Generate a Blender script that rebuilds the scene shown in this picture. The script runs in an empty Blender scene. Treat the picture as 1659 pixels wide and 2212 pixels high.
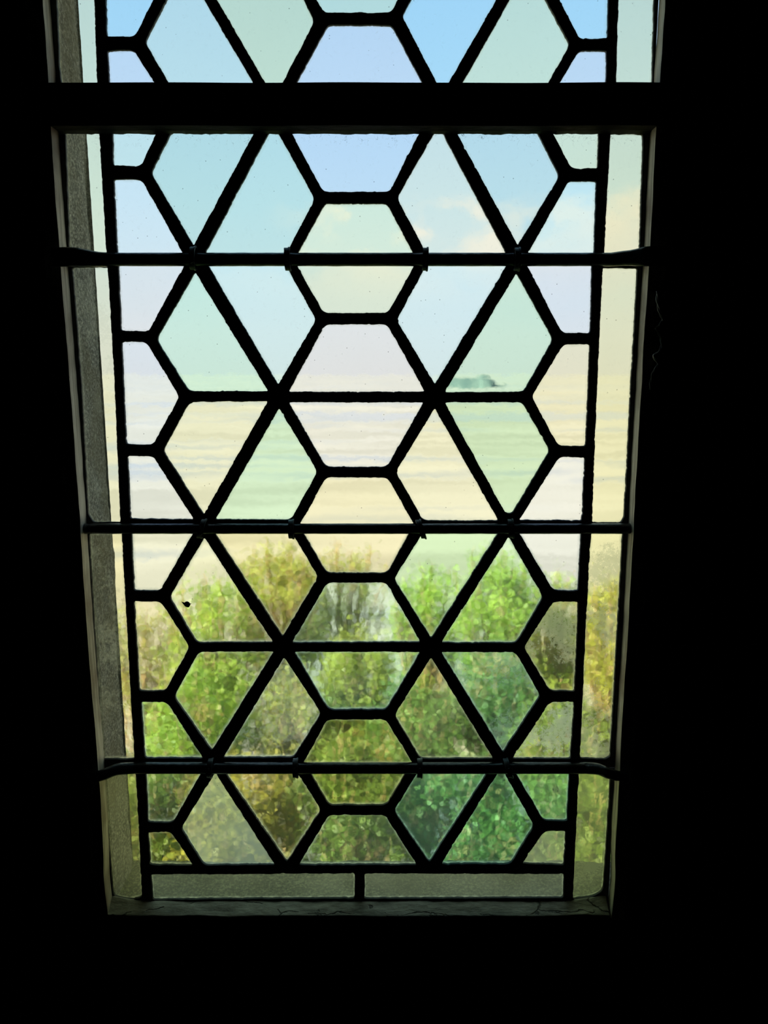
import bpy, bmesh, math, random
import numpy as np
from mathutils import Vector, noise as mnoise

# ------------------------------------------------------------------ camera, sky, sun, exposure
W, H, F = 1659.0, 2212.0, 1661.0
PITCH = math.radians(10.2)
CZ = 1.65                       # eye height above the room floor
D = 1.0                         # distance from the eye to the leaded glass (m)
FRONT = 0.974                   # inner face of the wall
FLAT_Z = CZ - 58.0              # the tidal flats, far below
COL = bpy.context.scene.collection
sc = bpy.context.scene

cam_d = bpy.data.cameras.new('camera'); cam = bpy.data.objects.new('camera', cam_d); COL.objects.link(cam)
cam_d.sensor_fit = 'VERTICAL'; cam_d.sensor_height = 36.0
cam_d.lens = 36.0 * F / H
cam_d.clip_start = 0.02; cam_d.clip_end = 60000
cam.location = (0, 0, CZ); cam.rotation_euler = (math.pi / 2 - PITCH, 0, 0)
cam_d.dof.use_dof = True; cam_d.dof.focus_distance = 1.0; cam_d.dof.aperture_fstop = 4.8
sc.camera = cam
sc.view_settings.view_transform = 'Standard'; sc.view_settings.look = 'None'
sc.view_settings.gamma = 1.0; sc.view_settings.use_curve_mapping = False
sc.view_settings.exposure = 0.0
sc.cycles.max_bounces = 16; sc.cycles.transmission_bounces = 12; sc.cycles.diffuse_bounces = 4
sc.cycles.use_denoising = True

def lin(c, k=1.0):
    return tuple((((v / 255.0) + 0.055) / 1.055) ** 2.4 * k if v > 10 else v / 255.0 / 12.92 * k for v in c) + (1.0,)

class NT:
    """small helper round a node tree"""
    def __init__(s, tree):
        s.t = tree; tree.nodes.clear()
    def n(s, typ, **kw):
        nd = s.t.nodes.new(typ)
        ins = kw.pop('ins', {})
        for k, v in kw.items(): setattr(nd, k, v)
        for k, v in ins.items():
            if isinstance(v, bpy.types.NodeSocket): s.t.links.new(v, nd.inputs[k])
            else: nd.inputs[k].default_value = v
        return nd
    def m(s, op, a, b=0.0, c=None, clamp=False):
        nd = s.t.nodes.new('ShaderNodeMath'); nd.operation = op; nd.use_clamp = clamp
        for i, v in enumerate([a, b] + ([c] if c is not None else [])):
            if isinstance(v, bpy.types.NodeSocket): s.t.links.new(v, nd.inputs[i])
            else: nd.inputs[i].default_value = v
        return nd.outputs[0]
    def rng(s, v, a, b, c=0.0, d=1.0, smooth=True):
        nd = s.t.nodes.new('ShaderNodeMapRange'); nd.interpolation_type = 'SMOOTHSTEP' if smooth else 'LINEAR'
        s.t.links.new(v, nd.inputs[0])
        for i, q in enumerate((a, b, c, d)):
            if isinstance(q, bpy.types.NodeSocket): s.t.links.new(q, nd.inputs[i + 1])
            else: nd.inputs[i + 1].default_value = q
        return nd.outputs[0]
    def mix(s, f, a, b, blend='MIX'):
        nd = s.t.nodes.new('ShaderNodeMix'); nd.data_type = 'RGBA'; nd.blend_type = blend
        for i, v in ((0, f), (6, a), (7, b)):
            if isinstance(v, bpy.types.NodeSocket): s.t.links.new(v, nd.inputs[i])
            else: nd.inputs[i].default_value = v
        return nd.outputs[2]
    def ramp(s, f, stops):
        nd = s.t.nodes.new('ShaderNodeValToRGB'); e = nd.color_ramp.elements
        while len(e) < len(stops): e.new(0.5)
        for q, (p, c) in zip(e, stops): q.position = p; q.color = c
        s.t.links.new(f, nd.inputs[0]); return nd.outputs[0]
    def l(s, a, b): s.t.links.new(a, b)

# world: hazy summer sky, pale at the horizon, low cumulus to the right
world = bpy.data.worlds.new('sky'); sc.world = world; world.use_nodes = True
w = NT(world.node_tree)
tc = w.n('ShaderNodeTexCoord'); vec = tc.outputs['Generated']
sep = w.n('ShaderNodeSeparateXYZ', ins={0: vec})
zz = sep.outputs[2]; xx = sep.outputs[0]
sky = w.ramp(zz, [(0.0, lin((226, 230, 228))), (0.05, lin((226, 233, 234))), (0.12, lin((214, 232, 240))),
                  (0.20, lin((204, 230, 243))), (0.30, lin((193, 223, 244))), (0.42, lin((180, 215, 243))), (1.0, lin((160, 195, 225)))])
mp = w.n('ShaderNodeMapping', ins={0: vec, 'Location': (0.37, 0.0, 0.12), 'Scale': (7.0, 7.0, 13.0)})
cn = w.n('ShaderNodeTexNoise', ins={'Vector': mp.outputs[0], 'Scale': 1.3, 'Detail': 6.0, 'Roughness': 0.52})
# cloud tops rise towards the right
top = w.rng(xx, 0.0, 0.36, 0.165, 0.25)
band = w.m('SUBTRACT', top, zz)
band2 = w.rng(band, -0.04, 0.06, -0.42, 0.25)
cl = w.m('ADD', cn.outputs[0], band2)
cl = w.rng(cl, 0.45, 0.80, 0.0, 1.0)
low = w.rng(zz, 0.05, 0.15, 0.2, 1.0)
cl = w.m('MULTIPLY', cl, low)
cl = w.m('MULTIPLY', cl, w.rng(xx, -0.28, 0.02, 0.25, 1.0))
mp2 = w.n('ShaderNodeMapping', ins={0: vec, 'Location': (0.9, 0.2, 0.0), 'Scale': (17.0, 17.0, 24.0)})
pn_ = w.n('ShaderNodeTexNoise', ins={'Vector': mp2.outputs[0], 'Scale': 1.0, 'Detail': 5.0})
puff = w.m('MULTIPLY', w.rng(pn_.outputs[0], .47, .66), w.m('MULTIPLY', w.rng(zz, .150, .172), w.rng(zz, .215, .190)))
cl = w.m('MAXIMUM', cl, w.m('MULTIPLY', puff, w.rng(xx, -0.16, -0.02, 0.0, .9)))
cloudcol = w.mix(w.rng(band, 0.0, 0.13), lin((250, 244, 232)), lin((232, 234, 234)))
skyc = w.mix(w.m('MULTIPLY', cl, 0.8), sky, cloudcol)
below = w.rng(zz, -0.02, 0.0, 0.0, 1.0)
skyc = w.mix(below, lin((150, 150, 135)), skyc)
bg = w.n('ShaderNodeBackground', ins={'Color': skyc, 'Strength': 1.10})
out = w.n('ShaderNodeOutputWorld', ins={0: bg.outputs[0]})

sun_d = bpy.data.lights.new('sun', 'SUN'); sun = bpy.data.objects.new('sun', sun_d); COL.objects.link(sun)
sun_d.energy = 13.0; sun_d.angle = math.radians(1.2); sun_d.color = (1.0, 0.93, 0.78)
sun.rotation_euler = Vector((0.68, 0.46, -0.57)).to_track_quat('-Z', 'Y').to_euler()

# ------------------------------------------------------------------ helpers
def P(u, v, Y=D):
    """the point on the upright plane at distance Y that the eye sees at (u, v)"""
    x = (u - W / 2) / F; y = -(v - H / 2) / F
    r = Vector((x, y * math.sin(PITCH) + math.cos(PITCH), y * math.cos(PITCH) - math.sin(PITCH)))
    r *= Y / r.y
    return Vector((r.x, Y, r.z + CZ))

def link(name, me, mats=(), parent=None):
    o = bpy.data.objects.new(name, me); COL.objects.link(o)
    for m in (mats if isinstance(mats, (list, tuple)) else [mats]): me.materials.append(m)
    if parent is not None: o.parent = parent
    return o
def empty(name, loc=(0, 0, 0)):
    o = bpy.data.objects.new(name, None); COL.objects.link(o); o.location = loc; o.empty_display_size = 0.05
    return o
def tag(o, label=None, cat=None, group=None, kind=None):
    if label: o['label'] = label
    if cat: o['category'] = cat
    if group: o['group'] = group
    if kind: o['kind'] = kind
    return o
def bm_mesh(bm, name='m', smooth=False):
    me = bpy.data.meshes.new(name); bm.normal_update(); bm.to_mesh(me); bm.free()
    if smooth:
        for p in me.polygons: p.use_smooth = True
    return me
def box(bm, x0, x1, y0, y1, z0, z1, bev=0.0):
    r = bmesh.ops.create_cube(bm, size=1.0)
    for v in r['verts']:
        v.co = Vector((x0 + (v.co.x + .5) * (x1 - x0), y0 + (v.co.y + .5) * (y1 - y0), z0 + (v.co.z + .5) * (z1 - z0)))
    if bev > 0:
        es = list({e for v in r['verts'] for e in v.link_edges})
        bmesh.ops.bevel(bm, geom=es, offset=bev, segments=2, affect='EDGES')
def nz(x, y, z=0.0): return mnoise.noise(Vector((x, y, z)))
def shift(me, org):
    """vertices were written in world space: bring them into the space of an empty at org"""
    a = np.empty(len(me.vertices) * 3, np.float32); me.vertices.foreach_get('co', a)
    a = a.reshape(-1, 3) - np.array(org, np.float32); me.vertices.foreach_set('co', a.ravel()); me.update()

# ------------------------------------------------------------------ materials
def mat(name):
    m = bpy.data.materials.new(name); m.use_nodes = True
    return m, NT(m.node_tree)
def finish(t, sh, disp=None):
    o = t.n('ShaderNodeOutputMaterial'); t.l(sh, o.inputs[0])

def m_iron(name, base, rough, metal=0.6, scale=90.0):
    m, t = mat(name)
    g = t.n('ShaderNodeTexCoord').outputs['Object']
    n1 = t.n('ShaderNodeTexNoise', ins={'Vector': g, 'Scale': scale, 'Detail': 6.0})
    col = t.mix(t.rng(n1.outputs[0], .35, .7), base, tuple(v * 1.9 for v in base[:3]) + (1,))
    b = t.n('ShaderNodeBump', ins={'Height': n1.outputs[0], 'Strength': .5, 'Distance': .002})
    p = t.n('ShaderNodeBsdfPrincipled', ins={'Base Color': col, 'Metallic': metal, 'Roughness': rough, 'Normal': b.outputs[0]})
    finish(t, p.outputs[0]); return m
M_LEAD = m_iron('weathered_lead', (0.030, 0.032, 0.034, 1), .55, .5)
M_IRON = m_iron('black_iron', (0.035, 0.038, 0.042, 1), .27, .8, 140.)
M_TIE = m_iron('tie_lead', (0.08, 0.09, 0.095, 1), .5, .5)
M_HOOK = m_iron('grey_wire', (0.4, 0.4, 0.38, 1), .45, .3)

def m_wood():
    m, t = mat('old_oak')
    g = t.n('ShaderNodeTexCoord').outputs['Object']
    mp = t.n('ShaderNodeMapping', ins={0: g, 'Scale': (160., 160., 5.)})
    n1 = t.n('ShaderNodeTexNoise', ins={'Vector': mp.outputs[0], 'Scale': 1.0, 'Detail': 8.0, 'Roughness': .65})
    n2 = t.n('ShaderNodeTexNoise', ins={'Vector': g, 'Scale': 9.0, 'Detail': 3.0})
    c = t.ramp(n1.outputs[0], [(.30, (.12, .10, .08, 1)), (.44, (.47, .42, .36, 1)), (.60, (.68, .63, .56, 1)), (.8, (.78, .74, .67, 1))])
    c = t.mix(t.rng(n2.outputs[0], .45, .7), c, (.17, .115, .09, 1))
    b = t.n('ShaderNodeBump', ins={'Height': n1.outputs[0], 'Strength': .7, 'Distance': .002})
    p = t.n('ShaderNodeBsdfPrincipled', ins={'Base Color': c, 'Roughness': .48, 'Normal': b.outputs[0], 'Specular IOR Level': .6})
    finish(t, p.outputs[0]); return m
M_WOOD = m_wood()

def m_dark(name, a, b_, scale=14., rough=.85):
    m, t = mat(name)
    g = t.n('ShaderNodeTexCoord').outputs['Object']
    n1 = t.n('ShaderNodeTexNoise', ins={'Vector': g, 'Scale': scale, 'Detail': 7.0})
    c = t.mix(t.rng(n1.outputs[0], .35, .7), a, b_)
    b = t.n('ShaderNodeBump', ins={'Height': n1.outputs[0], 'Strength': .5, 'Distance': .01})
    p = t.n('ShaderNodeBsdfPrincipled', ins={'Base Color': c, 'Roughness': rough, 'Normal': b.outputs[0], 'Specular IOR Level': .2})
    finish(t, p.outputs[0]); return m
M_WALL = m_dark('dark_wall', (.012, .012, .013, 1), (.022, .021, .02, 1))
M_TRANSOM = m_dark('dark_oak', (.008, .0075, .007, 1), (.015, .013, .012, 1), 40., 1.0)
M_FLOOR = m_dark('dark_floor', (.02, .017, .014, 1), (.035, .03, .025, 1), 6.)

def m_plaster():
    m, t = mat('flaking_mortar')
    g = t.n('ShaderNodeTexCoord').outputs['Object']
    mp = t.n('ShaderNodeMapping', ins={0: g, 'Scale': (14., 40., 40.)})
    n1 = t.n('ShaderNodeTexNoise', ins={'Vector': mp.outputs[0], 'Scale': 1.6, 'Detail': 9.0, 'Roughness': .62})
    n2 = t.n('ShaderNodeTexNoise', ins={'Vector': g, 'Scale': 30.0, 'Detail': 5.0})
    v = t.n('ShaderNodeTexVoronoi', feature='DISTANCE_TO_EDGE', ins={'Vector': t.mix(.5, mp.outputs[0], n2.outputs[1]), 'Scale': .8})
    crack = t.m('MAXIMUM', t.rng(v.outputs[0], 0.0, 0.02), t.rng(n2.outputs[0], .5, .46))
    c = t.ramp(n1.outputs[0], [(.3, (.16, .14, .115, 1)), (.5, (.34, .31, .26, 1)), (.68, (.52, .49, .43, 1))])
    c = t.mix(crack, (.06, .05, .04, 1), c)
    h = t.m('ADD', n1.outputs[0], t.m('MULTIPLY', crack, .35))
    b = t.n('ShaderNodeBump', ins={'Height': h, 'Strength': .8, 'Distance': .004})
    p = t.n('ShaderNodeBsdfPrincipled', ins={'Base Color': c, 'Roughness': .5, 'Normal': b.outputs[0], 'Specular IOR Level': .5})
    finish(t, p.outputs[0]); return m
M_MORTAR = m_plaster()

def m_granite(name='weathered_granite', mossy=False):
    m, t = mat(name)
    g = t.n('ShaderNodeTexCoord').outputs['Object']
    n1 = t.n('ShaderNodeTexNoise', ins={'Vector': g, 'Scale': 260.0, 'Detail': 6.0, 'Roughness': .75})
    n2 = t.n('ShaderNodeTexNoise', ins={'Vector': g, 'Scale': 9.0, 'Detail': 6.0})
    n3 = t.n('ShaderNodeTexNoise', ins={'Vector': g, 'Scale': 60.0, 'Detail': 7.0, 'Roughness': .7})
    c = t.ramp(n1.outputs[0], [(.38, (.06, .057, .052, 1)), (.50, (.19, .185, .17, 1)), (.62, (.58, .56, .52, 1))])
    c = t.mix(t.rng(n2.outputs[0], .46, .62), c, t.mix(.5, c, (.20, .17, .10, 1)))
    c = t.mix(t.m('MULTIPLY', t.rng(n3.outputs[0], .60, .66), .6), c, (.60, .60, .52, 1))
    if mossy: c = t.mix(.75, c, t.mix(1.0, c, (.62, .58, .22, 1), 'MULTIPLY'))
    b = t.n('ShaderNodeBump', ins={'Height': n1.outputs[0], 'Strength': .9, 'Distance': .002})
    p = t.n('ShaderNodeBsdfPrincipled', ins={'Base Color': c, 'Roughness': .9, 'Normal': b.outputs[0], 'Specular IOR Level': .2})
    finish(t, p.outputs[0]); return m
M_GRANITE = m_granite(); M_MOSSY = m_granite('mossy_granite', True)

def glass_parts(t):
    g = t.n('ShaderNodeTexCoord').outputs['Object']
    tint = t.n('ShaderNodeAttribute', attribute_name='tint').outputs['Color']
    rnd = t.n('ShaderNodeAttribute', attribute_name='seed').outputs['Fac']
    off = t.n('ShaderNodeCombineXYZ', ins={0: t.m('MULTIPLY', rnd, 31.), 1: t.m('MULTIPLY', rnd, 17.), 2: t.m('MULTIPLY', rnd, 53.)})
    co = t.n('ShaderNodeVectorMath', operation='ADD', ins={0: g, 1: off.outputs[0]}).outputs[0]
    return g, co, tint
def m_glass_in():
    """room side of the hand-made glass: tinted, slightly wavy"""
    m, t = mat('hand_made_glass')
    g, co, tint = glass_parts(t)
    n1 = t.n('ShaderNodeTexNoise', ins={'Vector': co, 'Scale': 38.0, 'Detail': 2.5, 'Roughness': .5})
    mp = t.n('ShaderNodeMapping', ins={0: co, 'Scale': (300., 300., 60.)})
    n2 = t.n('ShaderNodeTexNoise', ins={'Vector': mp.outputs[0], 'Scale': 1.0, 'Detail': 2.0})
    h = t.m('ADD', n1.outputs[0], t.m('MULTIPLY', n2.outputs[0], .05))
    b = t.n('ShaderNodeBump', ins={'Height': h, 'Strength': 1.0, 'Distance': .0024})
    r = t.n('ShaderNodeBsdfRefraction', ins={'Color': tint, 'Roughness': 0.0, 'IOR': 1.035, 'Normal': b.outputs[0]})
    gl = t.n('ShaderNodeBsdfGlossy', ins={'Roughness': .06})
    s = t.n('ShaderNodeMixShader', ins={0: .04, 1: r.outputs[0], 2: gl.outputs[0]})
    finish(t, s.outputs[0]); return m
def m_glass_out():
    """weather side: the dust film, rim dirt and lichen bloom lie here"""
    m, t = mat('glass_weather_side')
    g, co, tint = glass_parts(t)
    edge = t.n('ShaderNodeAttribute', attribute_name='edge').outputs['Fac']
    dirt = t.n('ShaderNodeAttribute', attribute_name='dirt').outputs['Fac']
    blotch = t.n('ShaderNodeAttribute', attribute_name='blotch').outputs['Fac']
    n1 = t.n('ShaderNodeTexNoise', ins={'Vector': co, 'Scale': 14.0, 'Detail': 3.0}).outputs[0]
    n2 = t.n('ShaderNodeTexNoise', ins={'Vector': co, 'Scale': 240.0, 'Detail': 7.0, 'Roughness': .8}).outputs[0]
    n3 = t.n('ShaderNodeTexNoise', ins={'Vector': co, 'Scale': 150.0, 'Detail': 4.0}).outputs[0]
    film = t.m('MULTIPLY', dirt, t.rng(n1, .3, .7, .75, 1.15))
    e = t.m('POWER', edge, 1.25)
    rim = t.m('MULTIPLY', e, t.rng(n3, .3, .7, .45, .95))
    # bloom: grainy pale patches
    th = t.rng(n1, .42, .62, .62, .40)
    grain = t.rng(n2, t.m('SUBTRACT', th, .06), t.m('ADD', th, .08))
    bloom = t.m('MULTIPLY', t.m('MULTIPLY', blotch, grain), .8)
    f = t.m('MAXIMUM', t.m('MAXIMUM', film, rim), bloom)
    # dots of dirt and paint
    v = t.n('ShaderNodeTexVoronoi', ins={'Vector': co, 'Scale': 170.0, 'Randomness': 1.0})
    sel = t.m('GREATER_THAN', t.n('ShaderNodeSeparateColor', ins={0: v.outputs['Color']}).outputs[0], .90)
    dot = t.m('MULTIPLY', sel, t.rng(v.outputs['Distance'], .05, .17, 1.0, 0.0))
    sel2 = t.m('LESS_THAN', t.n('ShaderNodeSeparateColor', ins={0: v.outputs['Color']}).outputs[1], .5)
    dark = t.m('MULTIPLY', dot, sel2)
    pale = t.m('MULTIPLY', dot, t.m('SUBTRACT', 1.0, sel2))
    f = t.m('MAXIMUM', f, t.m('MULTIPLY', pale, .5))
    r = t.n('ShaderNodeBsdfRefraction', ins={'Color': (.985, .99, .985, 1), 'Roughness': 0.0, 'IOR': 1.035})
    dust = t.n('ShaderNodeBsdfTranslucent', ins={'Color': (.80, .80, .64, 1)})
    s = t.n('ShaderNodeMixShader', ins={0: f, 1: r.outputs[0], 2: dust.outputs[0]})
    df = t.n('ShaderNodeBsdfDiffuse', ins={'Color': (.03, .03, .028, 1)})
    # fibres and grit caught under the transom
    z = t.n('ShaderNodeSeparateXYZ', ins={0: g}).outputs[2]
    zone = t.m('MULTIPLY', t.rng(z, ZGRIT - .022, ZGRIT - .002), t.rng(z, ZGRIT + .03, ZGRIT + .02))
    rid = t.n('ShaderNodeTexNoise', ins={'Vector': co, 'Scale': 130.0, 'Detail': 2.0, 'Distortion': 1.2}).outputs[0]
    line = t.rng(t.m('ABSOLUTE', t.m('SUBTRACT', rid, .5)), .004, .014, 1.0, 0.0)
    patchy = t.rng(n3, .46, .58)
    grit = t.m('MULTIPLY', t.m('MULTIPLY', line, patchy), t.m('MAXIMUM', t.m('MULTIPLY', zone, 1.0), .10))
    dark = t.m('MAXIMUM', dark, grit)
    s2 = t.n('ShaderNodeMixShader', ins={0: t.m('MULTIPLY', dark, .55), 1: s.outputs[0], 2: df.outputs[0]})
    finish(t, s2.outputs[0]); return m
ZGRIT = P(770, 284).z - CZ
M_GLASS_IN = m_glass_in(); M_GLASS_OUT = m_glass_out()

# ------------------------------------------------------------------ pane outlines (traced, laid on the glass plane)
B = (.86, .965, 1.0); LIL = (.965, .97, 1.0); AQ = (.86, .97, .955); GRN = (.85, .985, .90); CGR = (1.0, .985, .87)
WH = (.985, .985, .985); CRM = (.985, .97, .89); YEL = (.985, .95, .74); BL = (.90, .955, 1.0); PG = (.90, .99, .87); YG = (.93, .97, .72)
# (outline, tint, film of dust, bloom)
PANELS = [
 dict(label='top leaded panel, above the thick dark transom', ol=[(104, -128), (1428, -128), (1411, 214), (118, 214)], panes=[
  ([(122, -110), (199, -110), (205, 0), (211, 190), (136, 190), (130, 150), (124, 0)], CGR, .07, .1),
  ([(226, -110), (232, 80), (293, 80), (333, 0), (388, -110)], B, .02, 0),
  ([(233, 111), (288, 108), (341, 190), (238, 190)], LIL, .05, 0),
  ([(398, -73), (361, 0), (314, 92), (366, 182), (370, 190), (553, 190), (441, 0)], (.945, .985, .955), .04, 0),
  ([(405, -110), (469, 0), (574, 181), (592, 212), (610, 181), (679, 48), (656, 0), (600, -110)], (.98, .985, .85), .05, 0),
  ([(620, -110), (683, 0), (700, 29), (845, 29), (859, 0), (925, -110)], (.955, .99, .90), .03, 0),
  ([(709, 55), (846, 56), (917, 190), (636, 190)], LIL, .05, 0),
  ([(945, -110), (869, 37), (942, 178), (956, 206), (970, 178), (1072, 0), (1135, -110)], B, .0, 0),
  ([(1141, -70), (1101, 0), (994, 190), (1178, 190), (1230, 98), (1178, 0)], (.99, 1.0, .885), .05, 0),
  ([(1150, -110), (1207, 0), (1252, 86), (1311, 84), (1313, 0), (1315, -110)], B, .0, 0),
  ([(1250, 111), (1309, 111), (1308, 190), (1203, 190)], LIL, .06, 0),
  ([(1337, -110), (1335, 0), (1330, 188), (1407, 188), (1412, 0), (1415, -110)], CGR, .10, .15)]),
 dict(label='leaded panel under the transom, with low clouds showing through', ol=[(120, 262), (1407, 262), (1391, 560), (141, 560)], panes=[
  ([(143, 287), (215, 286), (218, 330), (231, 548), (152, 548)], CGR, .10, .2),
  ([(244, 281), (342, 281), (305, 360), (246, 358)], (.95, .99, .965), .06, 0),
  ([(247, 388), (306, 388), (396, 548), (255, 548)], (.97, .985, 1), .04, 0),
  ([(372, 285), (327, 374), (419, 531), (551, 285)], (.875, .95, .925), .02, 0),
  ([(582, 286), (600, 286), (680, 430), (619, 548), (444, 548)], (.885, .96, .935), .0, 0),
  ([(628, 284), (698, 415), (841, 415), (908, 283)], (.915, .95, 1.0), .03, 0),
  ([(702, 441), (836, 441), (893, 549), (643, 549)], (.995, 1.0, .90), .02, 0),
  ([(941, 283), (953, 283), (1093, 548), (921, 548), (858, 428)], (.99, .985, .94), .03, 0),
  ([(982, 280), (1157, 281), (1208, 381), (1118, 530)], (.895, .95, .945), .01, 0),
  ([(1189, 280), (1292, 280), (1290, 364), (1234, 365)], (1.0, .99, .875), .08, 0),
  ([(1228, 392), (1287, 393), (1282, 548), (1140, 548)], (.93, .99, .985), .02, 0),
  ([(1318, 288), (1388, 291), (1380, 549), (1304, 549)], (.99, .965, .84), .07, .1)]),
 dict(label='tallest leaded panel, showing the horizon and the wet sand', ol=[(142, 562), (1390, 562), (1357, 1140), (178, 1140)], panes=[
  ([(158, 578), (234, 578), (249, 840), (261, 1128), (203, 1127), (192, 1112), (178, 840)], (.96, .955, .87), .06, .2),
  ([(257, 571), (400, 571), (322, 716), (263, 714)], (.975, .97, .985), .05, 0),
  ([(264, 739), (317, 739), (388, 857), (332, 960), (274, 959)], (.95, .965, 1.0), .02, 0),
  ([(277, 985), (331, 985), (419, 1121), (283, 1120)], (.955, .965, .985), .02, 0),
  ([(422, 588), (339, 733), (409, 845), (580, 845)], (.88, .985, .935), .02, 0),
  ([(449, 571), (616, 571), (683, 691), (601, 831)], (.91, .985, .99), .02, 0),
  ([(410, 868), (353, 973), (441, 1111), (579, 867)], (.965, .96, .88), .02, 0),
  ([(603, 882), (686, 1018), (629, 1122), (466, 1121)], (.87, .965, .88), .02, 0),
  ([(640, 570), (699, 676), (838, 676), (897, 570)], (.95, .97, .89), .03, 0),
  ([(703, 701), (836, 701), (918, 846), (624, 846)], (.975, .965, .97), .03, 0),
  ([(624, 869), (704, 1008), (836, 1008), (915, 869)], (.975, .965, .965), .02, 0),
  ([(705, 1031), (837, 1031), (894, 1133), (648, 1133)], (.985, .96, .86), .03, 0),
  ([(922, 571), (857, 691), (939, 830), (1096, 571)], (.92, .985, 1.0), .02, 0),
  ([(1115, 590), (1194, 733), (1130, 846), (961, 847)], (.88, .975, .905), .03, 0),
  ([(939, 882), (855, 1019), (914, 1124), (1076, 1124)], (.985, .97, .89), .02, 0),
  ([(960, 869), (1128, 869), (1187, 973), (1106, 1107), (1091, 1107)], (.86, .945, .84), .03, 0),
  ([(1137, 571), (1213, 719), (1274, 720), (1278, 571)], (.95, .965, 1.0), .06, 0),
  ([(1216, 744), (1273, 744), (1264, 963), (1206, 963), (1148, 857)], (.985, .96, .865), .03, 0),
  ([(1208, 987), (1262, 988), (1256, 1123), (1121, 1123)], (.97, .965, .975), .03, 0),
  ([(1301, 579), (1376, 580), (1361, 840), (1347, 1118), (1340, 1128), (1278, 1128), (1289, 840)], (.98, .96, .83), .08, .1)]),
 dict(label='leaded panel between the middle and lowest iron bars, filled with treetops', ol=[(179, 1142), (1356, 1142), (1329, 1656), (212, 1656)], panes=[
  ([(194, 1151), (264, 1151), (276, 1370), (291, 1638), (223, 1638), (206, 1370)], (.985, .955, .81), .06, .35),
  ([(285, 1150), (418, 1150), (347, 1275), (291, 1274)], (.985, .98, .93), .05, 0),
  ([(291, 1298), (348, 1298), (410, 1396), (357, 1492), (302, 1490)], (.99, .955, .82), .14, .1),
  ([(306, 1515), (361, 1515), (439, 1636), (314, 1636)], (.93, .985, .90), .03, 0),
  ([(442, 1161), (367, 1289), (426, 1387), (590, 1386)], (.985, .98, .88), .02, 0),
  ([(464, 1150), (631, 1150), (687, 1245), (611, 1373)], (.985, .955, .81), .03, 0),
  ([(430, 1407), (377, 1504), (458, 1620), (592, 1406)], (.95, .985, .88), .03, 0),
  ([(614, 1419), (694, 1539), (634, 1634), (483, 1635)], (.96, .98, .92), .07, .35),
  ([(654, 1149), (706, 1237), (836, 1237), (885, 1149)], (.985, .955, .84), .03, 0),
  ([(707, 1258), (834, 1258), (908, 1386), (631, 1387)], (.92, .985, .93), .07, .1),
  ([(636, 1407), (710, 1532), (834, 1531), (908, 1407)], (.88, .985, .93), .05, .15),
  ([(707, 1553), (833, 1553), (892, 1649), (655, 1649)], (.96, .965, .75), .06, 0),
  ([(913, 1150), (851, 1250), (931, 1377), (1076, 1150)], (.88, .975, .85), .03, 0),
  ([(1098, 1159), (1172, 1288), (1115, 1387), (953, 1387)], (.90, .985, .90), .04, .1),
  ([(931, 1419), (852, 1543), (908, 1637), (1065, 1637)], (.95, .965, .80), .08, .2),
  ([(953, 1407), (1114, 1408), (1166, 1501), (1086, 1623)], (.84, .965, .89), .08, .4),
  ([(1121, 1150), (1195, 1275), (1248, 1275), (1254, 1150)], (.965, .97, .985), .05, 0),
  ([(1195, 1299), (1248, 1299), (1240, 1492), (1188, 1491), (1131, 1397)], (.985, .965, .79), .09, .6),
  ([(1188, 1515), (1239, 1515), (1231, 1637), (1106, 1637)], (.95, .965, .85), .11, .85),
  ([(1276, 1150), (1344, 1150), (1332, 1370), (1317, 1632), (1308, 1638), (1252, 1636), (1264, 1370)], (.985, .965, .80), .09, .6)]),
 dict(label='bottom leaded panel, resting on the sill under the lowest bar', ol=[(213, 1658), (1328, 1658), (1313, 1950), (234, 1950)], panes=[
  ([(225, 1668), (294, 1668), (300, 1780), (307, 1936), (280, 1941), (246, 1934), (236, 1810)], (.96, .93, .66), .22, .25),
  ([(316, 1666), (436, 1666), (374, 1775), (321, 1774)], (.93, .97, .84), .08, 0),
  ([(321, 1797), (370, 1795), (418, 1867), (326, 1866)], (.95, .96, .72), .06, 0),
  ([(466, 1667), (392, 1787), (441, 1867), (594, 1866), (472, 1678)], (.91, .97, .88), .46, 0),
  ([(486, 1666), (642, 1666), (693, 1748), (620, 1860)], (.96, .965, .80), .06, 0),
  ([(668, 1665), (712, 1738), (835, 1737), (878, 1665)], (.95, .96, .70), .06, 0),
  ([(711, 1759), (831, 1759), (900, 1866), (646, 1866)], (.90, .96, .82), .09, 0),
  ([(903, 1665), (851, 1750), (927, 1860), (1054, 1665)], (.78, .955, .86), .12, 0),
  ([(1076, 1666), (1087, 1666), (1153, 1781), (1103, 1864), (953, 1864)], (.76, .955, .83), .09, 0),
  ([(1112, 1666), (1174, 1771), (1224, 1771), (1229, 1666)], (.78, .965, .84), .14, .15),
  ([(1176, 1793), (1221, 1794), (1217, 1866), (1127, 1863)], (.94, .965, .80), .36, .2),
  ([(1250, 1666), (1318, 1666), (1304, 1890), (1301, 1922), (1280, 1934), (1237, 1940)], (.95, .96, .68), .28, .2),
  ([(327, 1887), (766, 1885), (766, 1938), (331, 1941)], (.93, .94, .76), .22, .35),
  ([(788, 1885), (1217, 1886), (1216, 1937), (788, 1939)], (.93, .94, .78), .27, .25)]),
]

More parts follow.
